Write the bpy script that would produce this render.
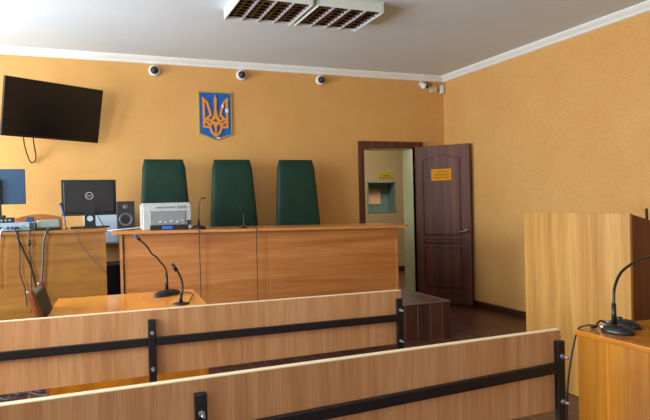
import bpy, bmesh, math, random
from mathutils import Vector, Matrix
random.seed(7)
for o in list(bpy.data.objects): bpy.data.objects.remove(o)
SC = bpy.context.scene
COL = SC.collection
R = math.radians

# ------------------------------------------------------------------ camera
CAMH = 1.32
def cam_basis(yaw, pitch, roll):
    f = Vector((math.sin(yaw)*math.cos(pitch), math.cos(yaw)*math.cos(pitch), math.sin(pitch)))
    r = Vector((math.cos(yaw), -math.sin(yaw), 0)); u = r.cross(f)
    c, s = math.cos(roll), math.sin(roll)
    return c*r + s*u, -s*r + c*u, f
cr, cu, cf = cam_basis(R(22.403), R(-.792), R(-1.406))
cd = bpy.data.cameras.new('camera'); cam = bpy.data.objects.new('camera', cd); COL.objects.link(cam)
cd.sensor_width = 36; cd.lens = 36*592.1/650; cd.clip_start = .02
m = Matrix((cr, cu, -cf)).transposed().to_4x4(); m.translation = (0, 0, CAMH); cam.matrix_world = m
SC.camera = cam

# ------------------------------------------------------------------ light
w = bpy.data.worlds.new('world'); SC.world = w; w.use_nodes = True
w.node_tree.nodes['Background'].inputs[0].default_value = (.75, .87, 1, 1)
w.node_tree.nodes['Background'].inputs[1].default_value = 1.0
SC.view_settings.view_transform = 'Standard'; SC.view_settings.look = 'None'
SC.view_settings.gamma = 1; SC.view_settings.use_curve_mapping = False
SC.view_settings.exposure = 0.94
def area(name, loc, target, sx, sy, power, color):
    l = bpy.data.lights.new(name, 'AREA'); l.shape = 'RECTANGLE'; l.size = sx; l.size_y = sy
    l.energy = power; l.color = color
    o = bpy.data.objects.new(name, l); COL.objects.link(o); o.location = loc
    o.rotation_euler = (Vector(target)-Vector(loc)).to_track_quat('-Z', 'Y').to_euler()
    return o
DAY = (.90, .97, .985)
WINDOWS = [(-1.5, .1), (1.3, 2.9), (4.1, 5.7)]
WPOW = [15, 88, 96]
for (y0, y1), p in zip(WINDOWS, WPOW):          # daylight through the three windows of the left wall
    area('window_daylight', (-2.66, (y0+y1)/2, 1.72), (0, (y0+y1)/2, 1.72), y1-y0-.1, 1.5, p, DAY)
area('window_daylight', (.9, -2.26, 1.75), (.9, 0, 1.75), 2.0, 1.5, 9, DAY)   # window of the wall behind the camera
area('hall_light', (4.3, 8.2, 2.8), (4.3, 8.2, 0), 1.6, .8, 24, (1, .97, .86))  # unseen area light under the hall ceiling, added to light the hall

# ------------------------------------------------------------------ materials
def lin(c):
    return tuple(((v/255)/12.92 if v/255 <= .04045 else (((v/255)+.055)/1.055)**2.4) for v in c)+(1,)
def newmat(name):
    m = bpy.data.materials.new(name); m.use_nodes = True
    n = m.node_tree.nodes; l = m.node_tree.links; b = n['Principled BSDF']
    return m, n, l, b
def plain(name, c, rough=.5, metal=0, spec=.5, noise=0, nscale=40, bump=0, coat=0):
    m, n, l, b = newmat(name)
    b.inputs['Base Color'].default_value = lin(c); b.inputs['Roughness'].default_value = rough
    b.inputs['Metallic'].default_value = metal; b.inputs['Specular IOR Level'].default_value = spec
    b.inputs['Coat Weight'].default_value = coat
    tc = n.new('ShaderNodeTexCoord'); nz = n.new('ShaderNodeTexNoise'); nz.inputs['Scale'].default_value = nscale
    nz.inputs['Detail'].default_value = 4; l.new(tc.outputs['Object'], nz.inputs['Vector'])
    if noise:
        mx = n.new('ShaderNodeMix'); mx.data_type = 'RGBA'
        mx.inputs[6].default_value = lin([v*(1-noise) for v in c]); mx.inputs[7].default_value = lin([min(255, v*(1+noise)) for v in c])
        l.new(nz.outputs['Fac'], mx.inputs[0]); l.new(mx.outputs[2], b.inputs['Base Color'])
    if bump:
        bp = n.new('ShaderNodeBump'); bp.inputs['Strength'].default_value = bump; bp.inputs['Distance'].default_value = .004
        l.new(nz.outputs['Fac'], bp.inputs['Height']); l.new(bp.outputs['Normal'], b.inputs['Normal'])
    return m
def wood(name, dark, mid, light, axis='Z', across=9, along=.7, rough=.4, coat=0, fine=.25, stripes=0):
    """veneer: stretched noise along the grain axis, with fine pores"""
    m, n, l, b = newmat(name)
    b.inputs['Roughness'].default_value = rough; b.inputs['Coat Weight'].default_value = coat
    b.inputs['Coat Roughness'].default_value = .08
    tc = n.new('ShaderNodeTexCoord')
    def mapped(sa, sl):
        mp = n.new('ShaderNodeMapping'); s = [sa]*3; s['XYZ'.index(axis)] = sl
        mp.inputs['Scale'].default_value = s; l.new(tc.outputs['Object'], mp.inputs['Vector']); return mp
    a = mapped(across, along)
    n1 = n.new('ShaderNodeTexNoise'); n1.inputs['Scale'].default_value = 1; n1.inputs['Detail'].default_value = 6
    n1.inputs['Roughness'].default_value = .62; n1.inputs['Distortion'].default_value = .6
    l.new(a.outputs[0], n1.inputs['Vector'])
    rp = n.new('ShaderNodeValToRGB'); e = rp.color_ramp.elements
    e[0].position = .3; e[0].color = lin(dark); e[1].position = .72; e[1].color = lin(light)
    k = e.new(.5); k.color = lin(mid)
    l.new(n1.outputs['Fac'], rp.inputs[0])
    f = mapped(across*14, along*5)
    n2 = n.new('ShaderNodeTexNoise'); n2.inputs['Scale'].default_value = 1; n2.inputs['Detail'].default_value = 3
    l.new(f.outputs[0], n2.inputs['Vector'])
    r2 = n.new('ShaderNodeValToRGB'); q = r2.color_ramp.elements
    q[0].position = .3; q[0].color = (1-fine,)*3+(1,); q[1].position = .6; q[1].color = (1, 1, 1, 1)
    l.new(n2.outputs['Fac'], r2.inputs[0])
    mx = n.new('ShaderNodeMix'); mx.data_type = 'RGBA'; mx.blend_type = 'MULTIPLY'; mx.inputs[0].default_value = 1
    l.new(rp.outputs[0], mx.inputs[6]); l.new(r2.outputs[0], mx.inputs[7])
    out = mx.outputs[2]
    if stripes:                                   # book-matched veneer strips
        st = mapped(stripes, .001); n3 = n.new('ShaderNodeTexVoronoi'); n3.inputs['Scale'].default_value = 1
        l.new(st.outputs[0], n3.inputs['Vector'])
        r3 = n.new('ShaderNodeValToRGB'); r3.color_ramp.interpolation = 'LINEAR'
        r3.color_ramp.elements[0].color = (.72, .66, .5, 1); r3.color_ramp.elements[1].color = (1.2, 1.2, 1.2, 1)
        l.new(n3.outputs['Color'], r3.inputs[0])
        m2 = n.new('ShaderNodeMix'); m2.data_type = 'RGBA'; m2.blend_type = 'MULTIPLY'; m2.inputs[0].default_value = 1
        l.new(out, m2.inputs[6]); l.new(r3.outputs[0], m2.inputs[7]); out = m2.outputs[2]
    l.new(out, b.inputs['Base Color'])
    bp = n.new('ShaderNodeBump'); bp.inputs['Strength'].default_value = .08; bp.inputs['Distance'].default_value = .002
    l.new(n2.outputs['Fac'], bp.inputs['Height']); l.new(bp.outputs['Normal'], b.inputs['Normal'])
    return m
def wallpaper(name, c1, c2, bump=.35):
    m, n, l, b = newmat(name); b.inputs['Roughness'].default_value = .75; b.inputs['Specular IOR Level'].default_value = .25
    tc = n.new('ShaderNodeTexCoord')
    nz = n.new('ShaderNodeTexNoise'); nz.inputs['Scale'].default_value = 2.2; nz.inputs['Detail'].default_value = 8; nz.inputs['Roughness'].default_value = .7
    n2 = n.new('ShaderNodeTexNoise'); n2.inputs['Scale'].default_value = 110; n2.inputs['Detail'].default_value = 3
    for q in (nz, n2): l.new(tc.outputs['Object'], q.inputs['Vector'])
    mx = n.new('ShaderNodeMix'); mx.data_type = 'RGBA'; mx.inputs[6].default_value = lin(c1); mx.inputs[7].default_value = lin(c2)
    l.new(nz.outputs['Fac'], mx.inputs[0])
    r2 = n.new('ShaderNodeValToRGB'); q = r2.color_ramp.elements
    q[0].position = .35; q[0].color = (.86, .86, .86, 1); q[1].position = .65; q[1].color = (1, 1, 1, 1)
    l.new(n2.outputs['Fac'], r2.inputs[0])
    m2 = n.new('ShaderNodeMix'); m2.data_type = 'RGBA'; m2.blend_type = 'MULTIPLY'; m2.inputs[0].default_value = 1
    l.new(mx.outputs[2], m2.inputs[6]); l.new(r2.outputs[0], m2.inputs[7]); l.new(m2.outputs[2], b.inputs['Base Color'])
    bp = n.new('ShaderNodeBump'); bp.inputs['Strength'].default_value = bump; bp.inputs['Distance'].default_value = .003
    l.new(n2.outputs['Fac'], bp.inputs['Height']); l.new(bp.outputs['Normal'], b.inputs['Normal'])
    return m
def tiles(name, upright=False, wdt=.6, hgt=.135):
    """wood-look ceramic tiles with pale joints; rot turns the brick plane onto the surface"""
    m, n, l, b = newmat(name); b.inputs['Roughness'].default_value = .32
    tc = n.new('ShaderNodeTexCoord'); sp_ = n.new('ShaderNodeSeparateXYZ'); mp = n.new('ShaderNodeCombineXYZ')
    l.new(tc.outputs['Object'], sp_.inputs[0])
    ad = n.new('ShaderNodeMath'); ad.operation = 'SUBTRACT'; l.new(sp_.outputs['X'], ad.inputs[0])
    if upright: l.new(sp_.outputs['Y'], ad.inputs[1])
    else: ad.inputs[1].default_value = .03
    l.new(sp_.outputs['Z' if upright else 'Y'], mp.inputs['X']); l.new(ad.outputs[0], mp.inputs['Y'])
    br = n.new('ShaderNodeTexBrick'); br.inputs['Scale'].default_value = 1
    br.inputs['Brick Width'].default_value = wdt; br.inputs['Row Height'].default_value = hgt
    br.inputs['Mortar Size'].default_value = .0032; br.inputs['Mortar Smooth'].default_value = .2
    br.inputs['Color1'].default_value = lin((98, 62, 50)); br.inputs['Color2'].default_value = lin((80, 50, 41))
    br.inputs['Mortar'].default_value = lin((150, 130, 122)); br.offset = .5
    l.new(mp.outputs[0], br.inputs['Vector'])
    m3 = n.new('ShaderNodeMapping'); m3.inputs['Scale'].default_value = (2, 45, 45); l.new(mp.outputs[0], m3.inputs['Vector'])
    nz = n.new('ShaderNodeTexNoise'); nz.inputs['Scale'].default_value = 1; nz.inputs['Detail'].default_value = 5
    l.new(m3.outputs[0], nz.inputs['Vector'])
    r2 = n.new('ShaderNodeValToRGB'); q = r2.color_ramp.elements
    q[0].position = .3; q[0].color = (.6, .58, .58, 1); q[1].position = .7; q[1].color = (1.15, 1.12, 1.1, 1)
    l.new(nz.outputs['Fac'], r2.inputs[0])
    mx = n.new('ShaderNodeMix'); mx.data_type = 'RGBA'; mx.blend_type = 'MULTIPLY'; mx.inputs[0].default_value = 1
    l.new(br.outputs['Color'], mx.inputs[6]); l.new(r2.outputs[0], mx.inputs[7]); l.new(mx.outputs[2], b.inputs['Base Color'])
    return m
M = dict(
    wall=wallpaper('ochre_wallpaper', (227, 178, 110), (206, 151, 84)),
    hallwall=wallpaper('beige_hall_paint', (186, 162, 116), (172, 146, 102), .3),
    reveal=plain('pale_green_plaster', (206, 208, 164), .7, noise=.05, nscale=12),
    ceil=plain('white_ceiling_paint', (217, 229, 241), .9, noise=.02, nscale=2),
    cornice=plain('white_foam_cornice', (232, 234, 232), .7, noise=.02, nscale=8),
    floor=tiles('wood_look_floor_tiles'),
    step=tiles('wood_look_step_tiles', True, .9, .135),
    nosing=plain('brown_metal_nosing', (112, 90, 80), .4, noise=.1, nscale=30),
    skirting=wood('dark_brown_skirting', (48, 28, 22), (62, 36, 28), (78, 48, 36), 'Y', 20, 1, .4),
    door=wood('walnut_door_film', (64, 30, 18), (90, 46, 30), (116, 66, 46), 'Z', 16, .8, .6, fine=.3),
    beech=wood('beech_laminate', (180, 124, 76), (202, 147, 98), (218, 168, 120), 'Z', 16, .8, .42, fine=.26),
    beechedge=plain('pale_beech_edging', (238, 216, 178), .4, noise=.03, nscale=20),
    bench=wood('alder_laminate', (166, 102, 48), (188, 121, 62), (208, 144, 84), 'X', 10, .7, .38, fine=.16),
    benchtop=wood('alder_laminate_top', (196, 126, 62), (208, 140, 74), (220, 154, 86), 'X', 10, .7, .3, coat=.2, fine=.1),
    oak=wood('light_oak_laminate', (162, 110, 44), (184, 134, 62), (202, 154, 84), 'Z', 11, .6, .45, fine=.18),
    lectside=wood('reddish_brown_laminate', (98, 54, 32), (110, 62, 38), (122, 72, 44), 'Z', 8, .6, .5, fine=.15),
    oldoak=wood('old_varnished_oak', (136, 90, 32), (158, 106, 42), (176, 126, 56), 'X', 14, 1.1, .35, coat=.2, fine=.22),
    tabletop=wood('glossy_varnished_top', (210, 116, 26), (230, 144, 44), (240, 164, 68), 'Y', 7, 1.2, .3, coat=.5, fine=.08),
    tablefront=wood('varnished_table_front', (206, 130, 20), (226, 152, 28), (236, 168, 44), 'Z', 6, 1, .3, coat=.2, fine=.08, stripes=7),
    deskside=wood('streaked_orange_veneer', (146, 86, 8), (170, 106, 12), (192, 130, 28), 'Z', 16, .8, .28, coat=.5, fine=.18, stripes=11),
    desktop=wood('orange_varnished_desk_top', (166, 96, 14), (184, 110, 20), (200, 130, 36), 'Y', 9, 1, .25, coat=.4, fine=.12),
    chairwood=wood('reddish_chair_wood', (88, 40, 14), (116, 56, 22), (140, 76, 36), 'Z', 14, 2, .3, coat=.4),
    green=plain('green_leatherette', (19, 52, 40), .6, spec=.3, noise=.15, nscale=9, bump=.3),
    chairfab=plain('olive_tweed', (54, 52, 30), .95, noise=.5, nscale=180, bump=.4),
    steel=plain('black_painted_steel', (17, 18, 23), .38, noise=.1, nscale=60),
    zinc=plain('zinc_plated_steel', (170, 180, 190), .3, metal=.9),
    blk=plain('black_plastic', (22, 22, 25), .38, noise=.08, nscale=60),
    blk2=plain('charcoal_plastic', (42, 42, 46), .5, noise=.08, nscale=60),
    blk3=plain('speaker_cone_grey', (74, 76, 80), .45, noise=.08, nscale=60),
    screen=plain('glossy_black_screen', (14, 16, 20), .16),
    bluescr=plain('dark_blue_plastic', (28, 62, 92), .45, noise=.06, nscale=20),
    grey=plain('light_grey_plastic', (178, 180, 180), .45, noise=.03, nscale=30),
    grey2=plain('mid_grey_plastic', (132, 138, 142), .5, noise=.04, nscale=30),
    pale=plain('pale_blue_enamel', (208, 226, 242), .5, noise=.03, nscale=8),
    silver=plain('silver_grey_enamel', (140, 160, 182), .4, noise=.05, nscale=30),
    rgreen=plain('grey_green_casing', (118, 132, 122), .6, noise=.25, nscale=60),
    blue=plain('blue_plastic', (30, 110, 215), .4, noise=.04),
    bcable=plain('blue_cable_sheath', (52, 88, 160), .5, noise=.04),
    dcable=plain('blue_grey_cable_sheath', (44, 62, 84), .5, noise=.04),
    orwood=wood('orange_chair_wood', (160, 88, 34), (184, 108, 46), (200, 128, 66), 'X', 12, 2, .35, coat=.3),
    gcable=plain('grey_cable_sheath', (74, 76, 84), .5, noise=.04),
    wcable=plain('white_cable_sheath', (214, 218, 226), .5, noise=.03),
    shield=plain('blue_enamel_shield', (10, 92, 178), .45, noise=.05, nscale=14),
    gold=plain('orange_gold_paint', (222, 142, 36), .4, noise=.06, nscale=20),
    brass=plain('brass_yellow_plate', (206, 138, 6), .7, spec=.15, noise=.06, nscale=30),
    olive=plain('olive_yellow_plate', (176, 156, 20), .5, noise=.06, nscale=30),
    ink=plain('dark_brown_ink', (92, 62, 20), .7),
    white=plain('white_plastic', (226, 228, 230), .45, noise=.02),
    cream=plain('cream_plastic', (206, 194, 150), .5, noise=.03),
    lampwhite=plain('white_lamp_enamel', (218, 226, 222), .5, noise=.02),
    louvre=plain('polished_louvre', (150, 128, 106), .16, metal=1),
    blade=plain('whitish_blade', (176, 176, 190), .3, noise=.05, nscale=30),
    tube=plain('unlit_glass_tube', (225, 226, 228), .2),
    nickel=plain('brushed_nickel', (150, 142, 122), .3, metal=1),
    red=plain('red_plastic', (200, 40, 80), .4),
    teal=plain('grey_teal_paint', (112, 136, 130), .6, noise=.08, nscale=8),
    peach=plain('peach_board', (236, 186, 142), .7, noise=.06, nscale=8),
    glass=plain('window_glass', (235, 240, 242), .05),
    green_led=plain('green_socket', (40, 170, 90), .5),
)
b = M['glass'].node_tree.nodes['Principled BSDF']; b.inputs['Transmission Weight'].default_value = 1; b.inputs['IOR'].default_value = 1.05

# ------------------------------------------------------------------ mesh helpers
class MB:
    def __init__(s): s.bm = bmesh.new()
    def box(s, x0, x1, y0, y1, z0, z1, mat=None, bevel=0, seg=2):
        r = bmesh.ops.create_cube(s.bm, size=1)
        vs = r['verts']
        T = Matrix.Translation(((x0+x1)/2, (y0+y1)/2, (z0+z1)/2)) @ Matrix.Diagonal((abs(x1-x0), abs(y1-y0), abs(z1-z0), 1))
        if mat is not None: T = mat @ T
        bmesh.ops.transform(s.bm, matrix=T, verts=vs)
        if bevel:
            es = list({e for v in vs for e in v.link_edges})
            bmesh.ops.bevel(s.bm, geom=es, offset=bevel, segments=seg, affect='EDGES', clamp_overlap=True, profile=.5)
        return s
    def cyl(s, p0, p1, r, r2=None, n=20):
        p0 = Vector(p0); p1 = Vector(p1); d = p1-p0
        T = Matrix.Translation((p0+p1)/2) @ d.to_track_quat('Z', 'Y').to_matrix().to_4x4()
        g = bmesh.ops.create_cone(s.bm, cap_ends=True, segments=n, radius1=r, radius2=r if r2 is None else r2, depth=d.length, matrix=T)
        for f in {f for v in g['verts'] for f in v.link_faces}:
            if len(f.verts) == 4: f.smooth = True
        return s
    def ball(s, c, r, sc=(1, 1, 1), n=20, mat=None):
        T = Matrix.Translation(c) @ Matrix.Diagonal((*sc, 1))
        if mat is not None: T = mat @ T
        g = bmesh.ops.create_uvsphere(s.bm, u_segments=n, v_segments=max(8, n//2), radius=r, matrix=T)
        for f in {f for v in g['verts'] for f in v.link_faces}: f.smooth = True
        return s
    def tube(s, pts, r, n=8, sub=6, radii=None):
        pts = [Vector(p) for p in pts]
        P = []
        for i in range(len(pts)-1):
            a = pts[max(i-1, 0)]; b = pts[i]; c = pts[i+1]; d = pts[min(i+2, len(pts)-1)]
            for k in range(sub):
                t = k/sub
                P.append(.5*((2*b)+(c-a)*t+(2*a-5*b+4*c-d)*t*t+(3*b-a-3*c+d)*t**3))
        P.append(pts[-1])
        rings = []; up = Vector((.31, .17, .93)).normalized()
        for i, p in enumerate(P):
            t = (P[min(i+1, len(P)-1)]-P[max(i-1, 0)]).normalized()
            x = up-t*up.dot(t)
            if x.length < 1e-4: x = t.orthogonal()
            x.normalize(); y = t.cross(x); up = x
            rr = r if radii is None else radii(i/(len(P)-1))
            rings.append([s.bm.verts.new(p+x*rr*math.cos(2*math.pi*k/n)+y*rr*math.sin(2*math.pi*k/n)) for k in range(n)])
        for a, b in zip(rings, rings[1:]):
            for k in range(n):
                f = s.bm.faces.new((a[k], a[(k+1) % n], b[(k+1) % n], b[k])); f.smooth = True
        s.bm.faces.new(rings[0][::-1]); s.bm.faces.new(rings[-1])
        return s
    def lathe(s, prof, c=(0, 0, 0), n=28, sx=1, sy=1, mat=None):
        """prof: (radius, z) pairs, bottom to top"""
        c = Vector(c); rings = []
        for r, z in prof:
            ring = []
            for k in range(n):
                v = c+Vector((r*sx*math.cos(2*math.pi*k/n), r*sy*math.sin(2*math.pi*k/n), z))
                ring.append(s.bm.verts.new(mat @ v if mat is not None else v))
            rings.append(ring)
        for a, b in zip(rings, rings[1:]):
            for k in range(n):
                f = s.bm.faces.new((a[k], a[(k+1) % n], b[(k+1) % n], b[k])); f.smooth = True
        s.bm.faces.new(rings[0][::-1]); s.bm.faces.new(rings[-1])
        return s
    def prism(s, poly, fn, d0, d1, inset=0):
        """poly (u,v) extruded from depth d0 to d1 by fn(u,v,d); inset shrinks the d1 face"""
        cu = sum(p[0] for p in poly)/len(poly); cv = sum(p[1] for p in poly)/len(poly)
        hu = max(abs(p[0]-cu) for p in poly); hv = max(abs(p[1]-cv) for p in poly)
        A = [s.bm.verts.new(fn(u, v, d0)) for u, v in poly]
        B = [s.bm.verts.new(fn(cu+(u-cu)*(1-inset/hu), cv+(v-cv)*(1-inset/hv), d1)) for u, v in poly]
        n = len(poly)
        s.bm.faces.new(A[::-1]); s.bm.faces.new(B)
        for k in range(n): s.bm.faces.new((A[k], A[(k+1) % n], B[(k+1) % n], B[k]))
        return s
    def ribbon(s, pts, wd, fn, d0, d1):
        for (a, b) in zip(pts, pts[1:]):
            s.step = getattr(s, 'step', 0)+1; q = s.step*2.5e-5
            a = Vector(a); b = Vector(b); t = (b-a).normalized(); nn = Vector((-t.y, t.x))*wd/2
            e = t*wd*.3; a = a-e; b = b+e
            s.prism([tuple(a-nn), tuple(b-nn), tuple(b+nn), tuple(a+nn)], fn, d0, d1+q)
        return s
    def map(s, fn):
        for v in s.bm.verts: v.co = fn(v.co)
        return s
    def build(s, name, mat, parent=None, smooth=False):
        bmesh.ops.recalc_face_normals(s.bm, faces=s.bm.faces)
        me = bpy.data.meshes.new(name); s.bm.to_mesh(me); s.bm.free(); me.materials.append(M[mat])
        if smooth:
            for p in me.polygons: p.use_smooth = True
        o = bpy.data.objects.new(name, me); COL.objects.link(o)
        if parent is not None: o.parent = parent
        return o
def tag(o, label, cat, group=None):
    o['label'] = label; o['category'] = cat
    if group: o['group'] = group
    return o
def thing(name, label, cat, loc=(0, 0, 0), rz=0, group=None):
    o = bpy.data.objects.new(name, None); COL.objects.link(o); o.empty_display_size = .05
    o.location = loc; o.rotation_euler = (0, 0, rz)
    return tag(o, label, cat, group)
def struct(name, mb, mat, parent=None):
    o = mb.build(name, mat, parent)
    if parent is None: o['kind'] = 'structure'
    return o
def copy_tree(o, parent=None):
    c = o.copy(); COL.objects.link(c)
    if parent is not None: c.parent = parent
    for ch in list(o.children): copy_tree(ch, c)
    return c
XZ = lambda y: (lambda u, v, d: (u, y-d, v))     # drawing plane facing the camera side of the room, d sticks out

# ------------------------------------------------------------------ setting
XL, XR, YB, YF, H = -2.6, 4.44, 6.6, -2.2, 2.92
DX0, DX1, DZ = 3.25, 3.988, 1.98
struct('floor', MB().box(XL-.3, 7.6, YF-.3, 9.8, -.1, 0), 'floor')
struct('ceiling', MB().box(XL-.3, XR+.3, YF-.3, YB+.3, H, H+.1), 'ceil')
struct('wall_back', MB().box(XL, DX0, YB, YB+.3, 0, H).box(DX1, XR, YB, YB+.3, 0, H).box(DX0, DX1, YB, YB+.3, DZ, H), 'wall')
struct('wall_right', MB().box(XR, XR+.2, YF, YB+.3, 0, H), 'wall')
mb = MB(); ys = [YF]+[v for p in WINDOWS for v in p]+[YB]
for i in range(0, len(ys), 2): mb.box(XL-.3, XL, ys[i], ys[i+1], 0, H)
for a, c in WINDOWS: mb.box(XL-.3, XL, a, c, 0, .9).box(XL-.3, XL, a, c, 2.5, H)
struct('wall_left', mb, 'wall')
mb = MB().box(XL-.3, -.2, YF-.3, YF, 0, H).box(2.0, XR+.2, YF-.3, YF, 0, H).box(-.2, 2.0, YF-.3, YF, 0, .9).box(-.2, 2.0, YF-.3, YF, 2.5, H)
struct('wall_front', mb, 'wall')
for i, (a, c) in enumerate(WINDOWS):
    f = MB(); x0, x1 = XL-.24, XL-.18
    f.box(x0, x1, a, a+.06, .9, 2.5).box(x0, x1, c-.06, c, .9, 2.5).box(x0, x1, a, c, .9, .96).box(x0, x1, a, c, 2.44, 2.5).box(x0, x1, (a+c)/2-.04, (a+c)/2+.04, .9, 2.5)
    wo = struct('window_%d' % (i+2), f, 'white')
    MB().box(XL-.215, XL-.205, a+.06, c-.06, .96, 2.44).build('pane', 'glass', wo)
f = MB(); y0, y1 = YF-.24, YF-.18
f.box(-.2, -.14, y0, y1, .9, 2.5).box(1.94, 2.0, y0, y1, .9, 2.5).box(-.2, 2, y0, y1, .9, .96).box(-.2, 2, y0, y1, 2.44, 2.5).box(.86, .94, y0, y1, .9, 2.5)
wo = struct('window_5', f, 'white'); MB().box(-.14, 1.94, YF-.215, YF-.205, .96, 2.44).build('pane', 'glass', wo)
# cornice: a coved strip, profile (out from wall, down from ceiling)
prof = [(0, 0), (.06, 0), (.06, -.012), (.045, -.03), (.022, -.05), (.014, -.066), (0, -.072)]
mb = MB(); mb.prism(prof, lambda u, v, d: (d, YB-u, H+v), XL, XR); struct('trim_1', mb, 'cornice')
mb = MB(); mb.prism(prof, lambda u, v, d: (XR-u, d, H+v), YF, YB); struct('trim_2', mb, 'cornice')
mb = MB(); mb.prism(prof, lambda u, v, d: (XL+u, d, H+v), YF, YB); struct('trim_3', mb, 'cornice')
sk = [(0, 0), (.018, 0), (.018, .05), (.01, .068), (0, .07)]
mb = MB(); mb.prism(sk, lambda u, v, d: (XR-u, d, v), YF, YB); struct('baseboard_right', mb, 'skirting')
mb = MB(); mb.prism(sk, lambda u, v, d: (d, YB-u, v), DX1+.075, XR-.018); struct('baseboard_back', mb, 'skirting')
# podium
PZ, PX, PY = .35, 3.225, 4.76
pod = struct('podium', MB().box(XL, PX, PY, YB, 0, PZ-.01), 'step')
MB().box(XL, PX+.004, PY-.004, YB, PZ-.01, PZ).build('podium_top', 'floor', pod)
MB().box(XL, PX+.006, PY-.007, PY+.012, PZ-.008, PZ+.002, bevel=.002).box(PX-.012, PX+.007, PY+.012, YB, PZ-.008, PZ+.002, bevel=.002).build('step_nosing', 'nosing', pod)
# door frame, reveal, leaf
fr = MB(); o = .075
fr.box(DX0-.07, DX0, YB-.03, YB+.06, 0, DZ+.078, bevel=.004).box(DX1, DX1+.1, YB-.03, YB+.06, 0, DZ+.078, bevel=.004).box(DX0-.07, DX1+.1, YB-.034, YB+.06, DZ, DZ+.078, bevel=.004)
struct('trim_4', fr, 'door')
struct('trim_5', MB().box(DX1-.004, DX1+.01, YB+.06, YB+.31, 0, DZ).box(DX0-.01, DX0+.004, YB+.06, YB+.31, 0, DZ).box(DX0, DX1, YB+.06, YB+.31, DZ-.004, DZ+.01), 'reveal')
ang = math.atan2(5.99-6.585, 4.388-3.995)
door = MB().box(0, .724, -.02, .02, .012, 1.988, bevel=.003)
door = struct('door_1', door, 'door'); door.location = (3.987, 6.583, 0); door.rotation_euler = (0, 0, ang)
# which local side faces the camera: -y
DF = XZ(-.02)
def arch(x0, x1, z0, z1, rise, n=16):
    pts = [(x0, z0), (x1, z0), (x1, z1)]
    for k in range(1, n):
        t = k/n; u = x1+(x0-x1)*t; s = .5-.5*math.cos(2*math.pi*t)
        pts.append((u, z1+rise*s))
    pts.append((x0, z1)); return pts
for i, poly in enumerate([arch(.11, .6, .865, 1.815, .05), [(.11, .765), (.6, .765), (.6, .815), (.11, .815)], [(.11, .21), (.6, .21), (.6, .715), (.11, .715)]]):
    pm = MB(); pm.prism(poly, DF, -.002, .007, .014)
    closed = poly+[poly[0]]
    pm.tube([DF(u, v, .001) for u, v in closed], .0055, 6, 1)
    pm.build('door_panel', 'door', door)
ZH = .925
hd = MB().cyl(DF(.672, ZH, 0), DF(.672, ZH, .012), .024).cyl(DF(.672, ZH, .01), DF(.672, ZH, .05), .011).ball(DF(.672, ZH, .055), .021)
hd.tube([DF(.67, ZH, .052), DF(.635, ZH-.006, .056), DF(.595, ZH-.014, .05)], .009)
hd.cyl((.672, .02, ZH), (.672, .06, ZH), .011).ball((.672, .065, ZH), .02)
hd = hd.build('door_handle', 'nickel', door); hd['label'] = 'shiny metal door handle'
for z in (.25, 1.7): MB().cyl((0, -.022, z), (0, -.022, z+.09), .009, n=12).build('hinge', 'door', door)
sg = MB().box(.225, .495, -.034, -.0265, 1.55, 1.695, bevel=.002).build('door_sign', 'brass', door); sg['label'] = 'yellow door sign with three lines of dark lettering'
ln = MB()
for z, x0, x1, h in ((1.658, .31, .44, .011), (1.622, .28, .46, .014), (1.587, .27, .46, .010)):
    x = x0
    while x < x1:
        wl = random.uniform(.014, .034); ln.box(x, min(x+wl, x1), -.0352, -.0335, z-h/2, z+h/2); x += wl+.007
ln.build('lettering', 'ink', sg)
# hall beyond the doorway
HY = 9.6
rx0, rx1, rz0, rz1 = 4.79, 5.37, 1.10, 1.66
struct('wall_hall', MB().box(2.2, rx0, HY, HY+.5, 0, 2.9).box(rx1, 7.5, HY, HY+.5, 0, 2.9).box(rx0, rx1, HY, HY+.5, 0, rz0).box(rx0, rx1, HY, HY+.5, rz1, 2.9), 'hallwall')
struct('wall_hall_left', MB().box(2.0, 2.2, YB+.3, HY+.5, 0, 2.9), 'hallwall')
struct('wall_hall_right', MB().box(7.5, 7.7, YB+.3, HY+.5, 0, 2.9), 'hallwall')
struct('wall_hall_near', MB().box(XR, 7.5, YB+.1, YB+.3, 0, 2.9), 'hallwall')
struct('ceiling_hall', MB().box(2.0, 7.7, YB+.3, HY+.5, 2.9, 3.0), 'ceil')
struct('baseboard_hall', MB().box(2.2, 7.5, HY-.02, HY, 0, .1), 'skirting')
rc = MB(); t = .02; d = .28
rc.box(rx0, rx0+t, HY-.01, HY+d, rz0, rz1).box(rx1-t, rx1, HY-.01, HY+d, rz0, rz1).box(rx0, rx1, HY-.01, HY+d, rz0, rz0+t).box(rx0, rx1, HY-.01, HY+d, rz1-t, rz1).box(rx0, rx1, HY+d-.02, HY+d, rz0, rz1)
rc = struct('window_1', rc, 'teal')
MB().box(rx0+.03, rx0+.40, HY+d-.035, HY+d-.018, rz0+.15, rz1-.13, bevel=.004).build('window_board', 'peach', rc)
hs = MB().box(5.03, 5.31, HY-.012, HY, 1.73, 1.84, bevel=.002).build('hall_sign', 'olive')
tag(hs, 'small olive yellow sign on the hall wall above the serving window', 'sign')
MB().box(5.11, 5.25, HY-.0135, HY-.0115, 1.765, 1.777).build('lettering', 'ink', hs)

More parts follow.
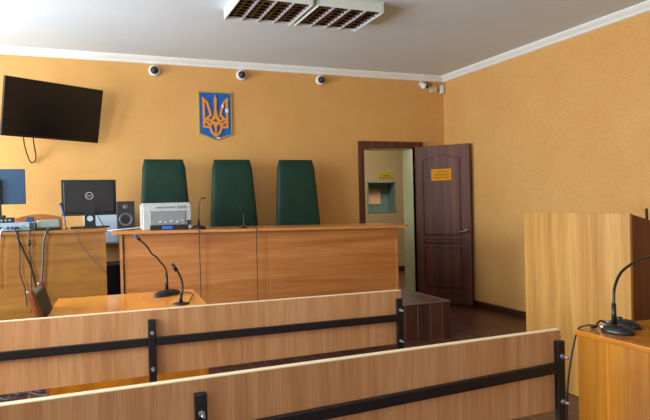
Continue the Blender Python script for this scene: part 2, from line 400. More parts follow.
# ------------------------------------------------------------------ furniture
# judges' long bench on the podium
BROT = R(-3.6)
B0 = Vector((.224, 5.12, PZ)); BL = 2.70
bt = thing('judges_bench', 'long orange-brown judges bench on the podium with overhanging top', 'bench', B0, BROT)
def bench_h(x): return .770-.042*x/BL
def bm_map(v): return Vector((v.x, v.y, v.z*bench_h(v.x)/.77))
def bpart(name, mb, mat): return mb.map(bm_map).build(name, mat, bt)
top = MB(); rr = .06
poly = [(0, 0), (BL-rr, 0)]+[(BL-rr+rr*math.sin(R(a)), rr-rr*math.cos(R(a))) for a in (22, 45, 67)]+[(BL, rr), (BL, .52)]+[(BL-.12+.12*math.cos(R(a)), .52+.12*math.sin(R(a))) for a in (22, 45, 67, 90)]+[(0, .64)]
top.prism(poly, lambda u, v, d: (u, v, d), .745, .77)
bpart('bench_top', top, 'benchtop')
bpart('front_panel', MB().box(.10, 1.31, .07, .088, .02, .745), 'bench')
bpart('front_panel', MB().box(1.312, 2.575, .07, .088, .02, .745), 'bench')
for x in (.062, 2.577, 1.30): bpart('side_panel', MB().box(x, x+.022, .06 if x != 1.30 else .09, .6, 0, .745, bevel=.002), 'bench')
e = bpart('edge_strip', MB().box(.060, .0618, .06, .6, .0, .745), 'grey2')
def ben(x, y):                                  # world point on the bench top from bench-local x, y
    v = Matrix.Rotation(BROT, 3, 'Z') @ Vector((x, y, 0)); return Vector((B0.x+v.x, B0.y+v.y, PZ+bench_h(x)))

# left equipment desk on the podium
DT = 1.140
ld = thing('equipment_desk', 'old yellow-oak desk carrying monitors and sound equipment', 'desk', (-1.5, 5.27, PZ))
MB().box(0, 1.70, -.012, .64, DT-PZ-.025, DT-PZ, bevel=.003).build('desk_top', 'oldoak', ld)
MB().box(.01, 1.66, .01, .03, .0, DT-PZ-.025).build('front_panel', 'oldoak', ld)
MB().box(1.66, 1.685, .0, .62, 0, DT-PZ-.025).build('side_panel', 'oldoak', ld)
MB().box(.0, .022, .01, .62, 0, DT-PZ-.025).build('side_panel', 'oldoak', ld)

# front table with glossy top
tb = thing('clerk_table', 'glossy orange-varnished table behind the front barrier', 'table', (-.15, 4.06, 0), R(-3))
MB().box(0, .84, -.76, .04, .728, .75, bevel=.004).build('table_top', 'tabletop', tb)
MB().box(0.012, .81, -.735, -.713, .12, .728).build('front_panel', 'tablefront', tb)
for x, y in ((.012, -.713), (.785, -.713), (.012, -.02), (.785, -.02)): MB().box(x, x+.04, y, y+.04, 0, .728, bevel=.003).build('leg', 'tablefront', tb)
MB().box(.055, .785, -.01, .01, .6, .728).build('apron', 'tablefront', tb)

# barriers: beech plank on black tubes
def barrier(label, end, direction, middle, dz, up, drop, low, top, sag):
    t = thing('plank_barrier', label, 'barrier', (end[0], end[1], 0), direction, 'beech plank barriers')
    L = 3.1
    t.rotation_euler.y = R(dz)
    pk = MB(); pk.prism([(-L, low-L*drop), (0, low), (0, top-.001), (-L, top-.001)], lambda u, v, d: (u, d, v), 0, .026); pk.build('plank', 'beech', t)
    MB().box(-L, 0, -.0006, .0266, top-.0015, top+.0015).build('top_edging', 'beechedge', t)
    for x in (-.018, middle, 2*middle):
        p = MB().box(x-.0175, x+.0175, -.023, -.001, .0, .775+up*.3, bevel=.004).box(x-.05, x+.05, -.1, .06, 0, .006).build('post', 'steel', t)
        for z in (.707+up, .535+up*1.2):
            MB().cyl((x, -.022, z), (x, -.029, z), .010, n=6).cyl((x, -.022, z), (x, -.056, z), .005, n=10).build('bolt', 'zinc', p)
    for a, c in ((middle+.02, -.038), (2*middle+.02, middle-.02)): MB().box(a, c, -.022, -.002, .645+up, .683+up, Matrix.Translation((0, 0, .68)) @ Matrix.Rotation(R(-sag), 4, 'Y') @ Matrix.Translation((0, 0, -.68)), bevel=.003).build('rail', 'steel', t)
    for a, c in ((middle+.02, -.038), (2*middle+.02, middle-.02)): MB().box(a, c, -.022, -.002, .10, .138, bevel=.003).build('lower_rail', 'steel', t)
    return t
barrier('far beech plank barrier on black posts, in front of the clerk table', (1.622, 2.872), R(-1.6), -1.332, .33, .008, .013, .527, .819, 0)
barrier('near beech plank barrier on black posts, closest to the viewer', (1.659, 1.724), R(.1), -1.356, 0, .016, 0, .516, .816, 1.2)

# lectern
lc = thing('lectern', 'tall light-oak lectern with sloping top against the right wall', 'lectern', (2.975, 2.53, 0))
MB().box(0, .018, 0, .895, .005, 1.208).build('front_panel', 'oak', lc)
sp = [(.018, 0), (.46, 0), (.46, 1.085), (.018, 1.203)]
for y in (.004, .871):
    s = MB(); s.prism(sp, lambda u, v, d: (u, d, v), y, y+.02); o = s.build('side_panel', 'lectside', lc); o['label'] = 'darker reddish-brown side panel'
s = MB(); s.prism([(.018, 1.165), (.46, 1.047), (.46, 1.063), (.018, 1.181)], lambda u, v, d: (u, d, v), .024, .871); s.build('sloping_top', 'oak', lc)
MB().box(.02, .44, .024, .871, .55, .568).build('shelf', 'oak', lc)

# foreground desk
fd = thing('varnished_desk', 'orange-varnished desk with streaked side at lower right, holding microphones', 'desk', (1.930, 1.925, 0), 0)
MB().box(0, 1.3, -1.1, 0, .728, .75, bevel=.003).build('desk_top', 'desktop', fd)
MB().box(.004, .026, -1.09, -.012, .0, .728).build('side_panel', 'deskside', fd)
MB().box(1.26, 1.282, -1.09, -.012, .0, .728).build('side_panel', 'deskside', fd)
MB().box(.034, 1.26, -.034, -.014, .15, .728).build('back_panel', 'deskside', fd)

# high-backed green chairs
def green_chair():
    t = thing('high_backed_chair', '', 'chair', (0, 0, PZ), 0, 'green high-backed chairs')
    fn = lambda u, v, d: (u, -d+.02*(0)+.09*(v-.5), v)
    n = 10
    bk = MB()
    rows = []
    for i in range(13):                         # padded trapezoid cover, slightly pillowed
        q = i/12; z = .44+q*1.0
        hw = .270-.064*q; 
        if i == 12: hw -= .016
        th = .052-.012*q; lean = .075*(q)
        if i == 12: th *= .45
        ring = []
        for k in range(28):
            a = 2*math.pi*k/28; c_, s_ = math.cos(a), math.sin(a)
            x = hw*math.copysign(abs(c_)**.28, c_); y = th*math.copysign(abs(s_)**.55, s_)
            ring.append(bk.bm.verts.new((x, y+lean+.05, z)))
        rows.append(ring)
    for a, c in zip(rows, rows[1:]):
        for k in range(28): bk.bm.faces.new((a[k], a[(k+1) % 28], c[(k+1) % 28], c[k])).smooth = True
    bk.bm.faces.new(rows[0][::-1]); bk.bm.faces.new(rows[-1])
    back = bk.build('backrest', 'green', t)
    for z in (1.13, .80):                       # tufting buttons and short stitched folds
        yl = .05+.075*(z-.44)/.985-.052+.012*(z-.44)/.985
        for x in (-.055, .055): MB().tube([(x, yl+.004, z+.03), (x+.004, yl-.002, z), (x, yl+.002, z-.03)], .0045, 6, 3).build('stitching', 'green', back)
    MB().box(-.25, .25, -.34, .08, .40, .50, bevel=.035, seg=3).build('seat', 'green', t)
    for s in (-1, 1):
        MB().tube([(s*.27, -.02, .44), (s*.29, -.03, .60), (s*.29, -.08, .66), (s*.29, -.26, .66), (s*.275, -.3, .58), (s*.25, -.26, .44)], .02, 8).build('armrest', 'blk', t)
    MB().cyl((0, -.1, .12), (0, -.1, .40), .028).build('gas_column', 'steel', t)
    for k in range(5):
        a = R(90+72*k); x, y = .24*math.cos(a), -.1+.24*math.sin(a)
        g = MB().tube([(0, -.1, .13), (x*.6, -.1+(y+.1)*.6, .105), (x, y, .08)], .02, 8).build('base_leg', 'blk', t)
        MB().cyl((x-.02, y, .028), (x+.02, y, .028), .028).build('castor', 'blk', g)
    return t
gc = green_chair()
spots = [(.792, 6.06, 0, 'green high-backed chair behind the grey printer'), (1.49, 6.06, -2, 'middle green high-backed chair, behind the small microphone on the bench'), (2.205, 6.06, -2, 'green high-backed chair nearest the open doorway')]
for i, (x, y, a, lab) in enumerate(spots):
    t = gc if i == 0 else copy_tree(gc)
    t.location = (x, y, PZ); t.rotation_euler = (0, 0, R(a)); t['label'] = lab

# wooden chair with tweed back, left of the clerk table
wc = thing('wooden_chair', 'reddish wooden chair with olive tweed back leaning left of the clerk table', 'chair', (-.16, 3.57, 0), R(-4))
for y in (-.185, .185):
    MB().tube([(-.02, y, .0), (0, y, .44), (-.035, y, .72), (-.075, y, .87), (-.082, y, .90)], .02, 10, radii=lambda q: .016+.005*math.sin(q*3.1)).build('back_post', 'chairwood', wc)
    MB().box(.33, .37, y-.02, y+.02, 0, .42, bevel=.004).build('leg', 'chairwood', wc)
    MB().box(.0, .34, y-.014, y+.014, .38, .43).build('side_rail', 'chairwood', wc)
bk = MB().box(-.012, .034, -.172, .168, .58, .90, bevel=.012, seg=3)
bk.map(lambda v: Vector((v.x+.004-.26*(v.z-.62)-.02, v.y, v.z-.022))).build('back_cushion', 'chairfab', wc)
MB().box(-.082, -.064, -.17, .17, .845, .868, bevel=.004).build('top_rail', 'chairwood', wc)
MB().box(.01, .38, -.19, .19, .43, .475, bevel=.015).build('seat', 'chairfab', wc)

# wooden chair behind the equipment desk
c2 = thing('wooden_chair', 'orange-brown wooden chair with curved top rail behind the sound equipment', 'chair', (-.362, 6.16, PZ))
tr = MB(); n = 14
poly = [(-.2, .60), (.2, .60)]+[(.2-.4*k/n, .885+.035*math.sin(math.pi*k/n)) for k in range(n+1)]
tr.prism(poly, lambda u, v, d: (u, d, v), -.012, .012); tr.build('backrest', 'orwood', c2)
for x in (-.19, .155): MB().box(x, x+.035, .0, .035, 0, .84, bevel=.004).build('leg', 'orwood', c2)
for x in (-.19, .155): MB().box(x, x+.035, -.4, -.365, 0, .42, bevel=.004).build('leg', 'orwood', c2)
MB().box(-.2, .2, -.41, .02, .42, .46, bevel=.01).build('seat', 'orwood', c2)

# ------------------------------------------------------------------ wall and ceiling fittings
tv = thing('television', 'large black flat television tilted down on the back wall', 'television', (-.2006, 6.19, 2.241), 0)
tv.rotation_euler = (Matrix.Rotation(R(28.26), 3, 'Z') @ Matrix.Rotation(R(12.5), 3, 'X') @ Matrix.Rotation(R(.8), 3, 'Y')).to_euler()
MB().box(-.4705, .4705, 0, .035, -.267, .267, bevel=.004).build('casing', 'blk', tv)
MB().box(-.459, .459, -.002, .002, -.247, .257).build('screen', 'screen', tv)
lg = MB().cyl((.0, -.001, -.264), (.0, -.006, -.264), .010).build('standby_light', 'red', tv); lg['label'] = 'small red light below the screen'
MB().box(-.02, .06, .035, .12, -.1, .1).tube([(.02, .09, 0), (.04, .20, .03), (.10, .27, .05)], .022, 8).build('wall_bracket', 'blk', tv)
cb = MB().tube([(-.478, 6.15, 2.06), (-.485, 6.42, 1.93), (-.455, 6.55, 1.80), (-.425, 6.57, 1.785), (-.398, 6.55, 1.83), (-.405, 6.42, 1.96), (-.40, 6.2, 2.07)], .006).build('cable_loop', 'blk')
tag(cb, 'black cable loop hanging under the television', 'cable')

# coat of arms
em = thing('coat_of_arms', 'blue shield with orange trident on the back wall', 'emblem', (1.42, YB, 2.0))
fn = lambda u, v, d: (u, -.001-d, v)
sh = [(-.181, .57), (-.181, .11), (0, .042), (.181, .11), (.181, .57)]
MB().prism(sh, fn, 0, .014).build('shield', 'shield', em)
s2 = MB(); s2.ribbon(sh+[sh[0]], .010, fn, .0, .018); s2.build('shield_edge', 'olive', em)
def P(x, y): return ((x-150)/121*.181, .57-(y-34)/(342-34)*.46)
td = MB(); W = .024
strokes = [[(63, 92), (63, 292)], [(63, 292), (108, 292)], [(56, 78), (88, 112), (105, 165), (114, 205)], [(114, 205), (93, 222), (98, 240), (124, 250)],
           [(66, 240), (93, 226)], [(72, 248), (108, 278)], [(106, 292), (116, 266), (150, 258)], [(106, 292), (119, 330), (150, 362)], [(124, 248), (150, 290)]]
for st in strokes:
    for sgn in (1, -1):
        td.ribbon([P(150+sgn*(x-150), y) for x, y in st], W, fn, .008, .024)
td.ribbon([P(150, 258), P(150, 355)], W*.8, fn, .008, .0235)
td.prism([P(*q) for q in [(150, 50), (139, 88), (143, 150), (137, 200), (116, 240), (128, 252), (150, 226), (172, 252), (184, 240), (163, 200), (157, 150), (161, 88)]], fn, .008, .0262)
for sgn in (1, -1): td.prism([P(150+sgn*(x-150), y) for x, y in [(55, 72), (72, 120), (72, 150), (55, 150)]], fn, .008, .0264)
td.build('trident', 'gold', em)
for x, y, a, c in ((235, 168, 12, 14), (204, 136, 7, 13), (168, 374, 14, 5)):
    o = MB().prism([P(x-a, y-c), P(x+a, y-c*.7), P(x+a*.7, y+c), P(x-a*.6, y+c)], fn, .012, .0275).build('chipped_paint', 'white', em); o['label'] = 'white chip in the paint'

# dome cameras
def dome():
    t = thing('dome_camera', '', 'camera', (0, 0, 0), 0, 'white dome cameras under the cornice')
    Rx = Matrix.Rotation(R(90), 4, 'X')
    MB().lathe([(.058, 0), (.060, .02), (.055, .034), (.044, .044), (.040, .040)], mat=Rx).build('housing', 'white', t)
    b_ = MB().ball((0, -.045, 0), .042, n=24).build('ball', 'blk2', t)
    MB().cyl((.012, -.078, -.012), (.015, -.092, -.015), .016).build('lens', 'screen', b_)
    return t
dc = dome()
for i, (x, z, lab) in enumerate([(.77, 2.773, 'white dome camera with dark eye nearest the television'), (1.728, 2.781, 'white dome camera with dark eye up and right of the trident shield'), (2.697, 2.777, 'white dome camera with dark eye left of the doorway, above the third green chair')]):
    t = dc if i == 0 else copy_tree(dc)
    t.location = (x, YB, z); t['label'] = lab
bc = thing('bullet_camera', 'small white eyeball camera near the ceiling corner by the door', 'camera', (4.10, YB, 2.77))
MB().cyl((0, 0, .035), (0, -.02, .035), .03).tube([(0, -.015, .035), (0, -.05, .03), (0, -.06, .01)], .012).build('mount', 'white', bc)
MB().ball((0, -.075, 0), .042, (1, 1, .95)).build('housing', 'white', bc)
MB().cyl((.018, -.105, -.010), (.024, -.122, -.014), .019).build('lens', 'screen', bc)
jb = MB().box(4.225, 4.318, YB-.045, YB, 2.70, 2.785, bevel=.006).build('junction_box', 'cream'); tag(jb, 'square cream junction box beside the corner camera', 'box')
ms = MB().box(4.375, 4.425, YB-.05, YB, 2.695, 2.805, bevel=.008).build('motion_sensor', 'white'); tag(ms, 'small upright white motion sensor in the ceiling corner', 'sensor')
tag(MB().tube([(4.10, YB-.02, 2.80), (4.16, YB-.012, 2.83), (4.23, YB-.012, 2.82), (4.26, YB-.015, 2.78)], .006).build('camera_cable', 'ink'), 'short dark cable between corner camera and junction box', 'cable')

# ceiling lamps with square louvres
def ceiling_lamp():
    t = thing('ceiling_lamp', '', 'ceiling lamp', (0, 0, H), 0, 'louvred ceiling lamps')
    a = .285; z0 = -.085
    hs = MB().box(-a, a, -a, a, -.012, 0).box(-a, -a+.008, -a, a, z0, -.01).box(a-.008, a, -a, a, z0, -.01).box(-a, a, -a, -a+.008, z0, -.01).box(-a, a, a-.008, a, z0, -.01)
    hs.build('housing', 'lampwhite', t)
    for k in range(4):
        x = -a+.012+(k+.5)*(2*a-.024)/4
        MB().cyl((x, -a+.02, -.04), (x, a-.02, -.04), .013, n=14).build('lamp_tube', 'tube', t)
    g = MB(); inn = a-.009
    for k in range(5):                            # lengthwise blades, wide at the bottom
        x = -inn+k*2*inn/4
        g.prism([(-.002, -.02), (.002, -.02), (.006, z0+.004), (-.006, z0+.004)], lambda u, v, d, x=x: (x+u, d, v), -inn, inn)
    g.build('louvre_blades', 'blade', t)
    g = MB()
    for k in range(1, 8):
        y = -inn+k*2*inn/8
        g.prism([(-.0015, -.03), (.0015, -.03), (.004, z0+.008), (-.004, z0+.008)], lambda u, v, d, y=y: (d, y+u, v), -inn, inn)
    g.build('cross_blades', 'louvre', t)
    MB().box(-inn, inn, -inn, inn, -.0145, -.0125).build('reflector', 'louvre', t)
    return t
cl = ceiling_lamp()
cl.location = (1.414, 4.53, H); cl['label'] = 'unlit louvred ceiling lamp, left one of the pair'
c_ = copy_tree(cl); c_.location = (2.025, 4.53, H); c_['label'] = 'unlit louvred ceiling lamp, right one of the pair nearer the door'

# pale cabinet on the wall and computer tower in the gap
o = thing('wall_cabinet', 'pale blue-white metal cabinet on the wall behind the black monitor', 'cabinet', (.19, YB, .945))
MB().box(-.165, .165, -.14, 0, 0, .31, bevel=.006).build('body', 'pale', o)
MB().box(-.15, .15, -.146, -.139, .015, .295, bevel=.003).build('door', 'pale', o)
o = thing('computer_tower', 'black computer tower in the gap between desk and judges bench', 'computer', (.285, 5.98, PZ))
MB().box(-.085, .085, 0, .4, 0, .42, bevel=.005).build('case', 'blk', o)
MB().box(-.08, .08, -.008, .001, .01, .41, bevel=.003).build('front_bezel', 'blk2', o)

# ------------------------------------------------------------------ electronics on the equipment desk
mo = thing('monitor', 'black monitor with round logo seen from behind on the desk', 'monitor', (.072, 5.66, DT), R(2))
MB().box(-.227, .227, 0, .03, .110, .427, bevel=.005).build('panel', 'blk', mo)
MB().box(-.21, .21, -.012, .002, .135, .41, bevel=.011).build('rear_cover', 'blk', mo)
MB().box(-.218, .218, .0295, .031, .13, .418).build('screen', 'screen', mo)
nk = MB(); n = 20
for a0 in range(0, 24):                           # plate with a round cable hole
    p0, p1 = [(2*math.pi*(a0+q)/24) for q in (0, 1)]
    def sq(a):
        c_, s_ = math.cos(a), math.sin(a); k = .045/max(abs(c_), abs(s_)); return (k*c_, .083+k*s_)
    nk.prism([(.025*math.cos(p0), .083+.025*math.sin(p0)), sq(p0), sq(p1), (.025*math.cos(p1), .083+.025*math.sin(p1))], lambda u, v, d: (u, -.02-d, v), 0, .014)
nk.prism([(-.045, .127), (.045, .127), (.045, .23), (-.045, .23)], lambda u, v, d: (u, -.02-d, v), 0, .014)
nk.prism([(-.05, .0), (.05, .0), (.045, .039), (-.045, .039)], lambda u, v, d: (u, -.02-d, v), 0, .014)
nk.build('stand_neck', 'blk', mo)
MB().box(-.16, .16, -.09, .11, 0, .014, bevel=.005).build('stand_base', 'blk', mo)
lgo = MB(); lgo.ribbon([(.030*math.cos(2*math.pi*k/28), .285+.030*math.sin(2*math.pi*k/28)) for k in range(29)], .005, lambda u, v, d: (u, -.0115-d, v), 0, .003)
lgo = lgo.build('logo_ring', 'grey', mo)
def text_mesh(name, body, size, mat, parent, loc, rot):
    cu_ = bpy.data.curves.new(name, 'FONT'); cu_.body = body; cu_.size = size; cu_.align_x = 'CENTER'; cu_.align_y = 'CENTER'; cu_.extrude = .0008
    tmp = bpy.data.objects.new('tmp', cu_); COL.objects.link(tmp)
    dg = bpy.context.evaluated_depsgraph_get(); me = bpy.data.meshes.new_from_object(tmp.evaluated_get(dg))
    bpy.data.objects.remove(tmp); me.materials.clear(); me.materials.append(M[mat]); me.name = name
    o = bpy.data.objects.new(name, me); COL.objects.link(o); o.parent = parent; o.location = loc; o.rotation_euler = rot
    return o
text_mesh('logo_letters', 'DELL', .020, 'grey', lgo, (0, -.0135, .285), (R(90), 0, 0))
MB().cyl((-.232, -.01, .215), (-.232, .02, .215), .013).build('cable_plug', 'blk', mo)
m2 = thing('monitor', 'blue-grey flat monitor at the left edge of the photo', 'monitor', (-.70, 5.8, DT), R(0))
MB().box(-.255, .255, 0, .035, .225, .532, bevel=.004).build('panel', 'bluescr', m2)
MB().box(-.04, .068, -.03, .0, .0, .44, bevel=.004).build('stand_neck', 'blk', m2)
MB().box(-.14, .14, -.1, .1, 0, .014, bevel=.004).build('stand_base', 'blk', m2)

rv = thing('amplifier', 'silver-blue amplifier box with rear sockets at the left of the desk', 'amplifier', (-.60, 5.42, DT))
MB().box(-.24, .245, 0, .28, .006, .072, bevel=.003).build('casing', 'silver', rv)
MB().box(.205, .238, -.004, .001, .010, .068).build('dark_socket_block', 'blk2', rv)
for x, wd in ((-.02, .03), (.04, .018), (.07, .018), (-.09, .03), (.10, .03)): MB().box(x, x+wd, -.004, .001, .02, .04).build('socket', 'blk2', rv)
for x in (.135, .155, .175): MB().cyl((x, -.006, .028), (x, .001, .028), .007, n=12).build('terminal', 'green_led', rv)
MB().box(.15, .175, -.003, .001, .042, .048).build('terminal_strip', 'red', rv)
for x in (-.2, .2): MB().cyl((x, .05, 0), (x, .05, .008), .012, n=12).build('foot', 'blk', rv)
bx = thing('wireless_receiver', 'small black receiver lying on the silver amplifier', 'receiver', (-.60, 5.47, DT+.072))
MB().box(-.12, .085, 0, .14, .0, .042, bevel=.004).build('casing', 'blk', bx)
MB().box(-.10, .02, .02, .12, .042, .062, bevel=.004).build('upper_casing', 'blk2', bx)
for x in (.0, .03, .06): MB().cyl((x, -.008, .02), (x, .001, .02), .009, n=12).build('knob', 'grey2', bx)
ad = tag(MB().box(-.425, -.365, 5.47, 5.53, DT+.072, DT+.115, bevel=.005).build('power_adapter', 'bluescr'), 'small dark blue power adapter on the right end of the amplifier', 'adapter')
ro = thing('network_switch', 'grey-green mesh-sided switch between amplifier and black monitor', 'network switch', (-.255, 5.44, DT))
MB().box(-.09, .092, 0, .16, .018, .088, bevel=.012).build('casing', 'rgreen', ro)
MB().box(-.095, .10, -.01, .15, .0, .02, bevel=.004).build('base', 'blk', ro)

# studio speaker and printer on the bench
p = ben(.117, .36)
so = thing('studio_speaker', 'small black two-way speaker standing on the left end of the bench', 'speaker', p, R(-4))
MB().box(-.076, .076, 0, .19, 0, .25, bevel=.006).build('cabinet', 'blk', so)
MB().lathe([(.058, 0), (.058, .006), (.048, .006), (.03, -.008), (.016, -.01), (.014, -.004)], mat=Matrix.Translation((0, 0, .09)) @ Matrix.Rotation(R(90), 4, 'X')).build('woofer', 'blk3', so)
MB().lathe([(.022, 0), (.022, .004), (.015, .004), (.008, .007)], mat=Matrix.Translation((0, 0, .20)) @ Matrix.Rotation(R(90), 4, 'X')).build('tweeter', 'blk3', so)
p = ben(.456, .06)
pr = thing('printer', 'light grey laser printer on the judges bench', 'printer', p, R(-2))
body = MB()
body.prism([(0, .0), (0, .15), (.03, .215), (.06, .232), (.34, .232), (.34, 0)], lambda u, v, d: (d, u, v), -.212, .200)
bmesh.ops.bevel(body.bm, geom=body.bm.edges[:], offset=.012, segments=3, affect='EDGES', clamp_overlap=True)
body.build('body', 'grey', pr)
MB().box(-.15, .145, -.010, .02, .045, .165, bevel=.006).build('front_cover', 'grey2', pr)
MB().box(-.15, .165, -.006, .03, .002, .043, bevel=.003).build('paper_tray', 'blk', pr)
MB().box(-.05, .035, -.010, .01, .008, .034, bevel=.003).build('tray_handle', 'blue', pr)
MB().box(.155, .192, -.006, .02, .04, .08, bevel=.004).build('switch_panel', 'blk2', pr)
MB().box(-.10, .06, .018, .034, .186, .196, mat=Matrix.Translation((0, -.008, .004))).build('output_slot', 'grey2', pr)
MB().box(.08, .15, .01, .024, .180, .205).build('control_panel', 'grey2', pr)
kk = MB()
for x, z, r_ in ((-.06, .07, .012), (-.02, .066, .010), (.03, .072, .012), (.08, .07, .013), (.12, .078, .009)): kk.ball((x, -.012, z), r_, (1.5, .4, .7), 10)
kk.build('cover_relief', 'grey', pr)

# ------------------------------------------------------------------ microphones
def microphone(name, label, loc, rz, base, neck, sleeve, r=.005, head=.009, foam=False, headlen=.05, group=None):
    """base: (half length x, half width y, height); neck: local points; sleeve: height of the thick socket"""
    t = thing(name, label, 'microphone', loc, rz, group)
    a, b_, h_ = base
    MB().lathe([(1, 0), (1, .25*h_), (.9, .55*h_), (.62, .85*h_), (.3, h_), (.1, h_*1.02)], sx=a, sy=b_).build('base', 'blk', t)
    x0, y0, z0 = neck[0]
    MB().cyl((x0, y0, h_*.8), (x0, y0, h_+sleeve), .011, .009, 16).build('sleeve', 'blk', t)
    MB().tube(neck, r, 10).build('gooseneck', 'blk', t)
    e1 = Vector(neck[-1]); d = (e1-Vector(neck[-2])).normalized()
    MB().cyl(e1-d*.005, e1+d*headlen, head, head*(.85), 14).ball(e1+d*headlen, head*.88, n=14).build('capsule', 'blk', t)
    return t
p = ben(.715, .10)
microphone('gooseneck_microphone', 'black upright gooseneck microphone right of the printer', p, 0, (.064, .05, .036), [(.0, 0, .02), (.002, 0, .10), (.006, 0, .20), (.018, -.01, .258), (.042, -.02, .268)], .05, .005, .007, headlen=.012)
p = ben(1.105, .09)
microphone('gooseneck_microphone', 'small black gooseneck microphone in front of the middle green chair', p, 0, (.045, .035, .012), [(.004, 0, .01), (.004, 0, .09), (.0, 0, .14), (-.012, -.005, .17), (-.022, -.006, .18)], .03, .004, .007, headlen=.012)
t = microphone('gooseneck_microphone', 'long black gooseneck microphone leaning left over the clerk table', (.493, 3.875, .75), R(40), (.11, .055, .036), [(0, 0, .02), (0, 0, .16), (0, 0, .16)], .10, .0055, .009)
for ch in list(t.children):
    if ch.name.split('.')[0] in ('gooseneck', 'capsule'): bpy.data.objects.remove(ch)
iv = Matrix.Rotation(R(-40), 3, 'Z')
pts = [(.004, .03, .03), (.002, .03, .155), (-.035, .03, .215), (-.062, .03, .25), (-.085, .03, .268), (-.112, .03, .315), (-.165, .03, .370)]
pts = [tuple(iv @ Vector(q)) for q in pts]
MB().tube(pts, .0055, 10).build('gooseneck', 'blk', t)
e = Vector(pts[-1]); d = (e-Vector(pts[-2])).normalized()
cap = MB().cyl(e-d*.02, e+d*.02, .009, .009, 14).build('capsule', 'blk', t)
MB().cyl(e+d*.02, e+d*.03, .0095, .007, 14).build('blue_cap', 'blue', cap)
microphone('gooseneck_microphone', 'short black foam-tipped microphone at the front of the clerk table', (.518, 3.47, .75), 0, (.048, .042, .014), [(.0, 0, .01), (.012, 0, .11), (-.006, 0, .175), (-.022, 0, .20)], .05, .0065, .012, headlen=.035)
MBASE = (.046, .070, .034)
microphone('gooseneck_microphone', 'tall black gooseneck microphone on the desk at lower right', (2.036, 1.798, .75), R(8), MBASE, [(.003, .018, .02), (.003, .018, .115), (.017, .023, .18), (.068, .028, .238), (.143, .028, .270), (.223, .028, .288), (.333, .023, .294)], .085, .006, .010)
b2 = thing('desk_microphone', 'black oval microphone base behind the tall gooseneck microphone', 'microphone', (2.150, 1.855, .75), R(10))
MB().lathe([(1, 0), (1, .008), (.9, .018), (.62, .028), (.3, .033), (.1, .034)], sx=.046, sy=.064).build('base', 'blk', b2)
MB().cyl((0, .03, .026), (0, .03, .04), .012, n=14).build('socket', 'blk2', b2)
lm = thing('lectern_microphone', 'thin black microphone stub on top of the lectern', 'microphone', (3.385, 2.75, 1.066))
MB().cyl((0, 0, 0), (0, 0, .02), .02, .014).build('base', 'blk', lm)
MB().tube([(0, 0, .01), (.002, 0, .08), (-.002, 0, .16)], .009, 10).build('stem', 'blk', lm)

# ------------------------------------------------------------------ cables
def cable(label, pts, r, mat, name='cable'): return tag(MB().tube(pts, r, 8).build(name, mat), label, 'cable')
ly = 5.245
cable('thick dark cable slanting down the left desk from the amplifier', [(-.50, 5.40, DT+.03), (-.49, 5.33, DT+.02), (-.475, ly, DT-.01), (-.44, ly, 1.02), (-.385, ly, .88), (-.355, ly, .75), (-.33, ly, .62)], .008, 'blk')
cable('dark cable with inline plug hanging below the amplifier', [(-.385, 5.40, DT+.03), (-.385, 5.33, DT+.012), (-.383, ly, DT-.01), (-.385, ly, 1.0), (-.378, ly, .85), (-.38, ly, .70), (-.385, ly, .5)], .005, 'blk2')
tag(MB().cyl((-.384, ly-.006, 1.075), (-.384, ly-.006, 1.03), .010, n=12).build('inline_plug', 'blk'), 'small black inline plug on the cable below the amplifier', 'plug')
cable('grey cable hanging from the network switch down the desk front', [(-.245, 5.41, DT+.02), (-.25, 5.33, DT+.012), (-.262, ly, DT-.01), (-.285, ly, 1.03), (-.295, ly, .85), (-.31, ly, .70), (-.30, ly, .5)], .008, 'gcable')
cable('long thin dark cable wandering down the left desk to the floor', [(-.475, 5.41, DT+.01), (-.47, 5.33, DT+.006), (-.468, ly, DT-.01), (-.455, ly, .98), (-.46, ly, .82), (-.43, ly, .70), (-.415, ly, .55)], .005, 'blk2')
cable('white cable at the left edge of the photo', [(-.58, 5.40, DT+.03), (-.585, 5.33, DT+.015), (-.59, ly, DT-.02), (-.60, ly, 1.02), (-.61, ly, .9), (-.61, ly, .7)], .007, 'wcable')
cable('thin cable running diagonally across the left desk front', [(-.05, 5.29, DT+.004), (-.045, ly, DT-.005), (-.02, ly+.012, 1.05), (.05, ly+.012, .93), (.13, ly+.012, .83), (.185, ly+.012, .76)], .003, 'gcable')
cable('light blue cable dropping from the black monitor to the desk', [(-.165, 5.64, DT+.215), (-.15, 5.62, DT+.16), (-.13, 5.60, DT+.08), (-.125, 5.56, DT+.02), (-.11, 5.53, DT+.004)], .005, 'bcable')
cable('blue cable behind the black monitor stand', [(.14, 5.70, DT+.11), (.16, 5.72, DT+.06), (.185, 5.74, DT+.02), (.19, 5.75, DT+.004)], .004, 'bcable')
a = ben(.47, .12); c = ben(.05, .10)
cable('white cable running left from the printer', [(a.x-.01, a.y, a.z+.10), (a.x-.1, a.y+.01, a.z+.06), (a.x-.25, a.y, a.z+.03), (c.x, c.y, c.z+.012), (c.x-.08, c.y+.04, c.z+.004)], .0035, 'wcable')
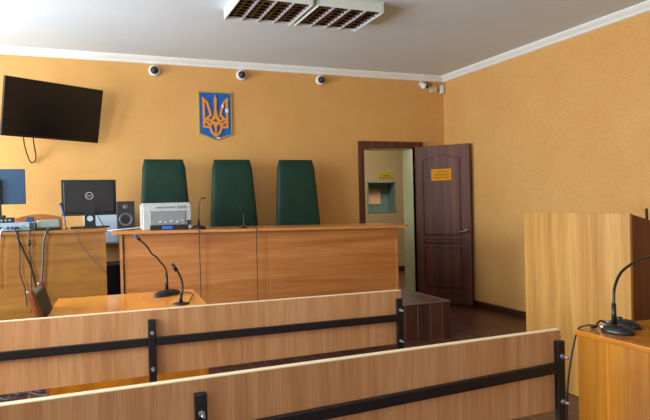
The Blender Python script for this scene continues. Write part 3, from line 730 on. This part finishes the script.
def hang(lx, label, bottom):
    q = ben(lx, .085); e = ben(lx+.0, -.008); f_ = ben(lx-.002, .03)
    cable(label, [(q.x, q.y, q.z+.006), (e.x, e.y+.02, e.z+.005), (e.x, e.y, e.z-.012), (f_.x, e.y+.01, .9), (f_.x+.003, e.y+.02, .62), (f_.x, e.y+.02, bottom)], .004, 'blk2')
hang(.715-.01, 'thin dark cable down the bench front from the upright microphone', .37)
hang(1.20, 'thin dark cable down the bench front near its middle', .37)
cable('thin cable trailing from the microphones on the clerk table', [(.56, 3.95, .757), (.60, 3.93, .756), (.64, 3.80, .756), (.60, 3.62, .756), (.565, 3.48, .757)], .003, 'blk')
# foreground desk cables with plugs
def plugged(label, pts, plug):
    o = thing('microphone_cable', label, 'cable', pts[0])
    loc = Vector(pts[0]); MB().tube([Vector(q)-loc for q in pts], .0045, 8).build('sheath', 'blk', o)
    a_, c_ = Vector(plug[0])-loc, Vector(plug[1])-loc
    g = MB().cyl(a_, c_, .009, .008, 14).build('plug', 'zinc', o); g['label'] = 'silver plug'
plugged('black cable with silver plug hanging over the corner of the lower right desk', [(2.000, 1.862, .768), (1.98, 1.885, .770), (1.968, 1.91, .764), (1.962, 1.94, .742), (1.945, 1.952, .66), (1.925, 1.957, .55), (1.912, 1.958, .42), (1.91, 1.955, .2), (1.915, 1.97, .02), (1.95, 2.05, .008)], ((2.004, 1.858, .767), (2.024, 1.842, .767)))
plugged('short black cable with silver plug behind the lower right microphone', [(2.085, 1.910, .768), (2.060, 1.905, .778), (2.035, 1.90, .772), (2.015, 1.893, .757), (1.99, 1.895, .757)], ((2.089, 1.909, .768), (2.115, 1.900, .768)))
cable('blue-grey cable lying on the floor left of the clerk table', [(-.75, 4.68, .01), (-.62, 4.70, .012), (-.52, 4.72, .035), (-.44, 4.69, .012), (-.37, 4.72, .03), (-.30, 4.69, .01), (-.22, 4.72, .009)], .006, 'dcable')
cable('thin grey cable lying on the floor beside the blue-grey one', [(-.8, 4.60, .007), (-.6, 4.64, .03), (-.5, 4.60, .01), (-.40, 4.66, .03), (-.3, 4.62, .007), (-.2, 4.56, .007)], .005, 'gcable')
